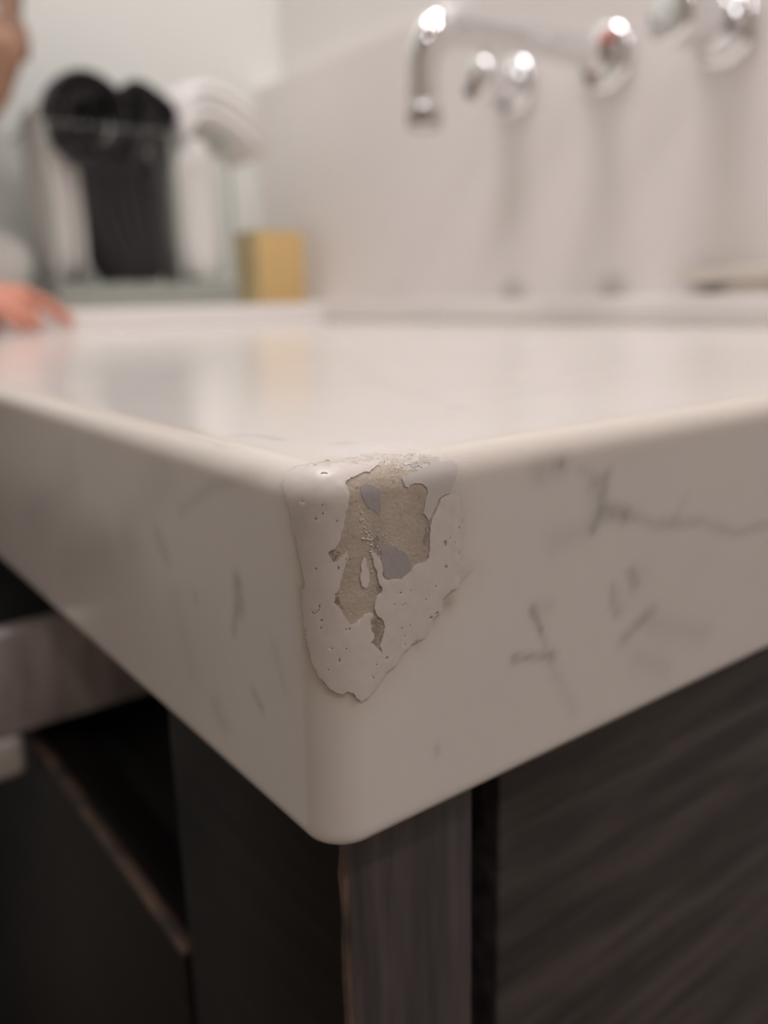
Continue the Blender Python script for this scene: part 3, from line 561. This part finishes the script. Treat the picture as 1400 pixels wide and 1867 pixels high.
part('back_board', boxm(34.9, 60, 34.1, 42, Z0, Z1), M_INNER, cab)
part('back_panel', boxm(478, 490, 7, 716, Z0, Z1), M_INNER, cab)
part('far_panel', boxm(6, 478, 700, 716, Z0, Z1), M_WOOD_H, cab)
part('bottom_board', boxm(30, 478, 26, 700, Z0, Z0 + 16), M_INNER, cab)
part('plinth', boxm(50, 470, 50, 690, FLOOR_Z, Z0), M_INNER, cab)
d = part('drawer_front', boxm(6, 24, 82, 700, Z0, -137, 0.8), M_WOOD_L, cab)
part('front_edge', boxm(5.6, 9.5, 82, 700, -138.6, -136.6, 0.5), M_WORN, cab, 'scuffed lighter top edge of the drawer front')
part('dust_board', boxm(24, 478, 34, 700, -160, -150), M_INNER, cab)
part('inner_board', boxm(34.9, 60, 42.1, 78, Z0, Z1), M_INNER, cab)
dr = part('drawer', boxm(-34, 430, 217, 229, -131, -92, 0.8), M_DRAWER, cab, 'grey brown drawer pulled open')
for nm, args in (('drawer_side', (-34, 430, 620, 632, -131, -92)), ('drawer_bottom', (-34, 430, 229, 620, -129, -123)), ('drawer_back', (418, 430, 229, 620, -123, -92))):
    part(nm, boxm(*args), M_INNER, dr)
part('drawer_face', boxm(-52, -34, 205, 640, -131, -64, 0.8), M_WOOD_L, dr)
part('runner', boxm(-34, 2.0, 214, 224, -147, -131.4, 3.5, 4), M_WHITEPL, dr, 'white plastic drawer runner')

# ------------------------------------------------------------------ wall mixer
fa = thing('wall_mixer', 'chrome three-hole wall mixer tap above the countertop', 'faucet', (500, 361, 193))
def plate(y, z, r): 
    bm = bmesh.new(); lathe_x(bm, 500, y, z, [(0, r), (3, r), (6, r - 1.5), (8, r - 5), (8.4, 12)]); return bm
part('escutcheon', plate(361, 194, 25), M_CHROME, fa)
pts = [(494, 361, 194), (470, 361, 195.5), (430, 361, 195.5), (380, 361, 195)] + bez((360, 361, 194.6), (318, 361, 194), (319.5, 361, 160), 14) + [(319.6, 361, 148), (319.8, 361, 139)]
bm = bmesh.new(); tube(bm, pts, [12.5, 11.5, 11, 11.5] + [12, 12.4, 12.8, 13, 13, 12.8, 12.4, 12, 11.6, 11.2, 10.8, 10.5, 10.3, 10.2] + [10.1, 10], 28); part('spout', bm, M_CHROME, fa)
bm = bmesh.new(); tube(bm, [(319.7, 361, 142), (319.8, 361, 140), (320, 361, 130), (320, 361, 128)], [10.6, 11.2, 11.2, 10.2], 28); part('aerator', bm, M_CHROME2, fa)
bm = bmesh.new(); lathe_x(bm, 491.5, 354, 206, [(0, 5.5), (1.2, 5.5), (1.8, 4.5)], 24); part('red_mark', bm, M_RED, fa, 'red mark on the spout plate')  # small red disc set on the spout plate
for y, z, ln, lev in ((457, 193, 40, 1), (263, 190, 58, 1)):
    part('escutcheon', plate(y, z, 24), M_CHROME, fa)
    bm = bmesh.new()
    lathe_x(bm, 492.5, y, z, [(0, 12), (8, 11), (10, 15.5), (12, 17), (ln - 4, 17.5), (ln - 1.2, 16.5), (ln, 13)], 36)
    h = part('handle', bm, M_CHROME, fa)
    bm = bmesh.new()
    tube(bm, [(492 - ln * .6, y, z + 14), (490 - ln * .6, y, z + 24), (486 - ln * .6, y, z + 33), (484 - ln * .6, y, z + 36)], [4.6, 4.2, 3.8, 2.2], 18)
    part('lever', bm, M_CHROME, h)

# ------------------------------------------------------------------ glass towel holder on the ledge
GX0, GX1, GY0, GY1, GZ = 187, 372, 732, 852, 183
gb = thing('glass_box', 'open clear glass box with a thick greenish base, holding the rolled towels', 'glass box', (280, 792, 20))
def pane(x0, x1, y0, y1, z1, edges):
    g = part('pane', boxm(x0, x1, y0, y1, 42.1, z1), M_GLASS, gb, None, False)
    for e in edges: part('pane_edge', boxm(*e), M_GLASSEDGE, g, 'greenish polished glass edge', False)
part('base', boxm(GX0, GX1, GY0, GY1, 20.1, 42, 1.0), M_GLASSBASE, gb, 'thick greenish glass base', False)
t_ = 5
pane(GX0 + t_, GX1 - t_, GY0, GY0 + t_, GZ, [(GX0 + t_, GX1 - t_, GY0, GY0 + t_, GZ, GZ + .4)])
pane(GX0 + t_, GX1 - t_, GY1 - t_, GY1, GZ, [(GX0 + t_, GX1 - t_, GY1 - t_, GY1, GZ, GZ + .4)])
pane(GX0, GX0 + t_, GY0, GY1, GZ, [(GX0, GX0 + t_, GY0 - .3, GY0, 42, GZ), (GX0, GX0 + t_, GY0, GY1, GZ, GZ + .4)])
pane(GX1 - t_, GX1, GY0, GY1, GZ, [(GX1 - t_, GX1, GY0 - .3, GY0, 42, GZ), (GX1 - t_, GX1, GY0, GY1, GZ, GZ + .4)])
pane(310, 315, GY0 + t_ + .5, GY1 - t_ - .5, GZ - 1, [(310, 315, GY0 + t_, GY0 + t_ + .5, 42.2, GZ - 1), (310, 315, GY1 - t_ - .5, GY1 - t_, 42.2, GZ - 1)])

# ------------------------------------------------------------------ towels
def sheet(bm, path, y0, y1, th, wave=0.0, ny=9, shift=None, seed=0):
    """thick cloth: a path in the x-z plane swept from y0 to y1, with soft ends"""
    pth = np.array(path, float); n = len(pth)
    tg = np.gradient(pth, axis=0); tg /= np.linalg.norm(tg, axis=1)[:, None]
    nm = np.stack([-tg[:, 1], tg[:, 0]], 1)
    r = np.random.default_rng(seed); ph = r.uniform(0, 6, 4)
    ys = np.linspace(y0, y1, ny); grid = []
    for j, y in enumerate(ys):
        e = 1 - 0.55 * (1 if j in (0, ny - 1) else 0)
        ring = []
        sh = shift(j / (ny - 1)) if shift else (0, 0)
        for s in (1, -1):
            rng_ = range(n) if s == 1 else range(n - 1, -1, -1)
            for i in rng_:
                ee = e * (0.6 if i in (0, n - 1) else 1)
                wv = wave * math.sin(i * 0.7 + ph[0] + j * .5) + wave * .6 * math.sin(j * 1.3 + ph[1] + i * .3)
                q = pth[i] + nm[i] * (s * th / 2 * ee + wv)
                ring.append(bm.verts.new(Vector((q[0] + sh[0], y, q[1] + sh[1])) * MM))
        grid.append(ring)
    m = len(grid[0])
    for A, B in zip(grid, grid[1:]):
        for k in range(m): bm.faces.new((A[k], A[(k + 1) % m], B[(k + 1) % m], B[k]))
    for R in (grid[0], grid[-1]):
        for i in range(n - 1): bm.faces.new((R[i], R[i + 1], R[2 * n - 2 - i], R[2 * n - 1 - i]))
def soft(o, lv=1):
    m = o.modifiers.new('soft', 'SUBSURF'); m.levels = lv; m.render_levels = lv
    return o
def spiral(cx, cz, r0, r1, turns, a0, n=60, sx=1.0, sz=1.0):
    return [(cx + sx * (r0 + (r1 - r0) * t) * math.cos(a0 + turns * 2 * math.pi * t), cz + sz * (r0 + (r1 - r0) * t) * math.sin(a0 + turns * 2 * math.pi * t)) for t in np.linspace(0, 1, n)]
# dark towel: a loose roll over the box's front rim, its free end hanging down inside
bm = bmesh.new()
sp = spiral(239, 194, 19, 43, 1.6, 1.2, 70)
sheet(bm, sp, 737.8, 846, 10, 0.5, 10, lambda t: (34 * t * t, 3 * t), 1)
dt = soft(mesh_obj('rolled_towel', bm, M_TOWEL_D))
tag(dt, 'dark aubergine towel rolled at the top and hanging inside the glass box', 'towel', 'towels in the glass box')
bm = bmesh.new()
sheet(bm, spiral(240, 194, 2, 23, 2.6, 0.4, 70), 758, 840, 8.5, 0.3, 8, lambda t: (22 * t, 2 * t), 2)
soft(mesh_obj('roll_core', bm, M_TOWEL_D, dt))
for k in range(5):
    bm = bmesh.new()
    sheet(bm, [(244 + k * 12, 166), (232 + k * 15, 132), (240 + k * 13.4, 100), (254 + k * 10, 72), (264 + k * 7.6, 45.5)], 740 + k * 1.5, 838 - k * 3, 14.5, 0.6, 9, None, 20 + k)
    soft(mesh_obj('hanging_fold', bm, M_TOWEL_D, dt))
bm = bmesh.new()
sheet(bm, [(280, 152), (294, 178), (304, 202), (300, 217), (280, 230)], 741, 842, 13, 0.8, 9, lambda t: (7 * t, 1.5), 31)
o = soft(mesh_obj('outer_fold', bm, M_TOWEL_D, dt))
bm = bmesh.new()
sheet(bm, [(276, 150), (288, 176), (294, 198), (289, 213), (270, 224)], 746, 842, 13, 0.8, 9, lambda t: (12 * t, 0), 33)
o = soft(mesh_obj('outer_fold', bm, M_TOWEL_D, dt))
bm = bmesh.new()
sheet(bm, [(296, 197), (312, 193), (324, 198), (322, 210), (306, 220), (284, 231)], 743, 840, 11, 0.6, 9, lambda t: (6 * t, 0), 35)
o = soft(mesh_obj('outer_fold', bm, M_TOWEL_D, dt))
# white towel at the right, folded, its upper end flopping over the rim
bm = bmesh.new()
sheet(bm, [(342, 44.5), (341.5, 70), (342, 100), (342.5, 130), (343, 160), (345, 184)], 742, 842, 48, 0.4, 10, None, 40)
wt = soft(mesh_obj('folded_towel', bm, M_TOWEL_W))
tag(wt, 'white folded towel flopping over the right rim of the glass box', 'towel', 'towels in the glass box')
for k in range(3):
    bm = bmesh.new()
    o_ = k * 15
    sheet(bm, [(331 - k, 170 + o_ * .4), (334, 194 + o_ * .7), (350, 211 + o_ * .85), (378, 206 + o_ * .9), (406, 189 + o_ * .95), (428 + (k == 1) * 6, 171 + o_)], 744 + 2 * k, 840 - 2 * k, 15.5, 0.8, 9, None, 50 + k)
    soft(mesh_obj('fold', bm, M_TOWEL_W, wt))
# white towel standing behind at the left
bm = bmesh.new()
sheet(bm, [(202, 45), (202, 90), (203, 130), (203, 165), (199, 195), (206, 212), (222, 206), (226, 190), (225, 150), (227, 100), (226, 46)], 762, 844, 12, 0.6, 8, lambda t: (0, 0), 60)
sheet(bm, [(211, 46), (211, 90), (212, 140), (211, 198)], 760, 842, 22, 0.4, 8, lambda t: (0, 0), 61)
wl = soft(mesh_obj('folded_towel', bm, M_TOWEL_W))
tag(wl, 'white folded towel standing behind the dark towel at the left of the glass box', 'towel', 'towels in the glass box')

# ------------------------------------------------------------------ yellow carton and pale dish
yb = thing('yellow_box', 'small plain yellow carton standing on the ledge beside the glass box', 'box', (443, 785, 20))
part('carton', boxm(414, 473, 761, 812, 20.1, 98, 0.8), M_YEL, yb)
part('side_flap', boxm(413.4, 414, 761.5, 811.5, 20.6, 97.5), M_YELSIDE, yb, 'paler yellow side of the carton', False)
part('lid', boxm(413.6, 473.4, 760.6, 812.4, 98, 99, 0.3), M_YELSIDE, yb)
sd = thing('soap_dish', 'flat cream soap dish on the upstand at the right edge', 'soap dish', (485, 235, 20))
bm = bmesh.new()
def oval(cx, cy, rx, ry, zr, n=40):
    rs = []
    for z, k in zr: rs.append([bm.verts.new(Vector((cx + rx * k * math.cos(a), cy + ry * k * math.sin(a), z)) * MM) for a in [2 * math.pi * i / n for i in range(n)]])
    for A, B in zip(rs, rs[1:]):
        for i in range(n): bm.faces.new((A[i], A[(i + 1) % n], B[(i + 1) % n], B[i]))
    bm.faces.new(rs[0]); bm.faces.new(rs[-1])
oval(486, 225, 12.5, 62, [(29, .78), (31, .9), (36, 1.0), (37.5, 1.0), (37, .95), (33, .85)])
part('dish', bm, M_DISH, sd)
bm = bmesh.new(); oval(486, 220, 8, 26, [(20.1, 1.0), (22, 1.0), (29.5, .7)]); part('foot', bm, M_DISH, sd)

# ------------------------------------------------------------------ the child leaning on the far end
def capsule(bm, a, b, ra, rb, seg=14):
    a, b = Vector(a), Vector(b); L = (b - a).length
    if L < 1e-6: return
    n = max(2, int(L / (min(ra, rb) * 0.5)) + 1)
    P_, R_ = [], []
    d = (b - a) / L
    for k in range(5):
        q = math.radians(85 - k * 17 * 85 / 68 * .94); P_.append(a - d * ra * math.sin(q)); R_.append(ra * math.cos(q))
    for k in range(1, n): P_.append(a + d * L * k / n); R_.append(ra + (rb - ra) * k / n)
    for k in range(4, -1, -1):
        q = math.radians(85 - k * 17 * 85 / 68 * .94); P_.append(b + d * rb * math.sin(q)); R_.append(rb * math.cos(q))
    tube(bm, P_, R_, seg)
def chain(bm, pts, rad):
    for (a, b), (ra, rb) in zip(zip(pts, pts[1:]), zip(rad, rad[1:])): capsule(bm, a, b, ra, rb)
def ball(bm, c, r, sub=3, rot=None):
    b = bmesh.new(); bmesh.ops.create_icosphere(b, subdivisions=sub, radius=1)
    for v in b.verts:
        q = Vector((v.co.x * r[0], v.co.y * r[1], v.co.z * r[2]))
        if rot is not None: q = rot @ q
        v.co = (q + Vector(c)) * MM
    merge(bm, b)
def fuse(name, bm, voxel, mat_, parent, smooth=6):
    """grow one continuous surface out of the overlapping pieces"""
    me = bpy.data.meshes.new('raw'); bm.to_mesh(me); bm.free()
    o = bpy.data.objects.new('raw', me); COL.objects.link(o)
    m = o.modifiers.new('r', 'REMESH'); m.mode = 'VOXEL'; m.voxel_size = voxel * MM; m.use_smooth_shade = True
    s = o.modifiers.new('s', 'SMOOTH'); s.iterations = smooth; s.factor = 0.5
    dg = bpy.context.evaluated_depsgraph_get(); dg.update()
    new = bpy.data.meshes.new_from_object(o.evaluated_get(dg)); new.name = name
    bpy.data.objects.remove(o); bpy.data.meshes.remove(me)
    new.materials.clear(); new.materials.append(mat_)
    for p in new.polygons: p.use_smooth = True
    r = link(bpy.data.objects.new(name, new))
    if parent is not None:
        new.transform(Matrix.Translation(-parent.location)); r.parent = parent
    return r
HC = Vector((131, 772, 264))                          # centre of the head
yawh = math.radians(-10)                               # the face looks towards -y, turned a little to +x
HR = Matrix.Rotation(yawh, 3, 'Z')
def hd(x, y, z): return HC + HR @ Vector((x, y, z))   # head space: -y is the face, x the child's left
bm = bmesh.new()
ball(bm, hd(0, 12, 14), (60, 74, 78), 4, HR)          # skull
ball(bm, hd(0, -22, -30), (50, 46, 62), 3, HR)        # face
ball(bm, hd(0, -44, -74), (22, 22, 18), 3, HR)        # chin
for s in (-1, 1):
    ball(bm, hd(s * 32, -38, -30), (23, 22, 22), 3, HR)   # cheek
    ball(bm, hd(s * 61, 14, -8), (6, 13, 19), 2, HR)      # ear
    ball(bm, hd(s * 26, -54, 18), (20, 10, 7), 2, HR)     # brow
capsule(bm, hd(0, -60, 6), hd(0, -76, -24), 6, 8.5); ball(bm, hd(0, -74, -28), (12, 8, 7), 2, HR)
capsule(bm, hd(-14, -65, -50), hd(14, -65, -50), 5.5, 5.5)
NK = [(10, 768, 158), (62, 773, 186), (98, 777, 206)]
chain(bm, NK, [40, 36, 36])
torso = [(-215, 758, -330), (-208, 758, -250), (-172, 758, -130), (-118, 758, 0), (-64, 762, 114), (4, 767, 160)]
chain(bm, torso, [84, 82, 78, 86, 80, 52])
for s, sh in ((-1, (-38, 672, 126)), (1, (-38, 852, 126))): chain(bm, [(-30, 764, 130), sh], [60, 34])
AR = [(-42, 668, 122), (-100, 642, 20), (-86, 642, 4), (24, 680, 50), (78, 683, 38)]
chain(bm, AR, [34, 27, 26, 20, 15])
AL = [(-42, 852, 122), (60, 838, 78), (150, 800, 61), (40, 788, 98), (-18, 786, 112)]
chain(bm, AL, [34, 30, 26, 22, 17])
for s in (-1, 1):                                     # legs
    y = 758 + s * 58
    chain(bm, [(-215, 758 + s * 42, -320), (-208, y, -560), (-205, y, -800)], [66, 46, 30])
    chain(bm, [(-198, y, -815), (-95, y + s * 8, -830)], [26, 18])
# right hand, palm down on the slab, fingers bent so that the tips touch it
PW = Vector((82, 688, 33))
ball(bm, (104, 680, 27), (27, 27, 12), 3, Matrix.Rotation(math.radians(14), 3, 'Y'))
capsule(bm, (76, 682, 35), (100, 680, 29), 15, 14)
FI = [[(120, 700, 36), (146, 704, 35), (170, 706, 23), (186, 707, 9.5)],
      [(122, 688, 32), (136, 689, 27), (146, 689.5, 19), (152, 690, 8.5)],
      [(118, 676, 28), (130, 674, 24), (139, 673, 16), (144, 672, 8)],
      [(110, 664, 24), (120, 660, 20), (127, 657, 13), (131, 656, 7)]]
FR = [7.6, 7.8, 7.4, 6.4]
for pts_, r in zip(FI, FR): chain(bm, [(98, pts_[0][1] * .6 + 680 * .4, 28)] + pts_, [r * 1.15, r * 1.1, r, r * .95, r * .85])
chain(bm, [(84, 692, 28), (98, 706, 21), (112, 713, 13.5), (124, 715, 8.5)], [11, 9.5, 8, 6.8])
# left hand, loosely closed under the chest
ball(bm, (-34, 786, 104), (26, 16, 24), 3)
for k in range(4): chain(bm, [(-44, 772, 122 - k * 12), (-58, 764, 122 - k * 12), (-56, 752, 120 - k * 11), (-44, 752, 118 - k * 11)], [7.5, 7.2, 6.8, 6.2])
chain(bm, [(-26, 776, 122), (-36, 762, 132), (-46, 756, 134)], [8.5, 7.8, 7])
child = fuse('person', bm, 3.2, M_SKIN, None, 3)
tag(child, 'child in a white long-sleeved shirt leaning over the ledge, one hand on the marble', 'person')
ch = child
bm = bmesh.new()
st_ = [(-215, 758, -335), (-207, 758, -245), (-171, 758, -130), (-118, 758, 0), (-64, 762, 118), (-4, 766, 154)]
chain(bm, st_, [96, 94, 88, 94, 88, 60])
for s, sh in ((-1, (-38, 672, 126)), (1, (-38, 852, 126))): chain(bm, [(-30, 764, 128), sh], [68, 42])
chain(bm, AR[:4] + [(52, 681, 43)], [43, 36, 35, 27, 22])
chain(bm, AL[:4] + [(10, 786, 105)], [42, 38, 36, 29, 23])
fuse('shirt', bm, 5, M_SHIRT, None, 6).parent = ch
bm = bmesh.new()
for s in (-1, 1):
    y = 758 + s * 58
    chain(bm, [(-215, 758 + s * 40, -318), (-208, y, -560), (-205, y, -795)], [88, 58, 44])
fuse('trousers', bm, 7, M_TROUS, None, 5).parent = ch
for s in (-1, 1):
    y = 758 + s * 58
    bm = bmesh.new(); capsule(bm, (-202, y, -818), (-90, y + s * 8, -821), 31, 28); fuse('shoe', bm, 5, M_SHOE, None, 3).parent = ch
bm = bmesh.new()
ball(bm, hd(0, 24, 34), (66, 74, 72), 4, HR); ball(bm, hd(0, 40, -8), (62, 56, 58), 3, HR)
ball(bm, hd(0, -40, 70), (46, 26, 22), 3, HR)
fuse('hair', bm, 5, M_HAIR, None, 4).parent = ch
for s in (-1, 1):
    bm = bmesh.new(); ball(bm, hd(s * 27, -48.5, -2), (12, 10.5, 8.5), 3, HR)
    e = mesh_obj('eye', bm, M_EYEW, ch)
    bm = bmesh.new(); ball(bm, hd(s * 27, -57.8, -2), (5.6, 2.2, 5.6), 2, HR)
    mesh_obj('iris', bm, M_IRIS, e)
bm = bmesh.new(); ball(bm, hd(0, -70.5, -50), (15, 3.2, 4.2), 2, HR); mesh_obj('lips', bm, M_LIP, ch)
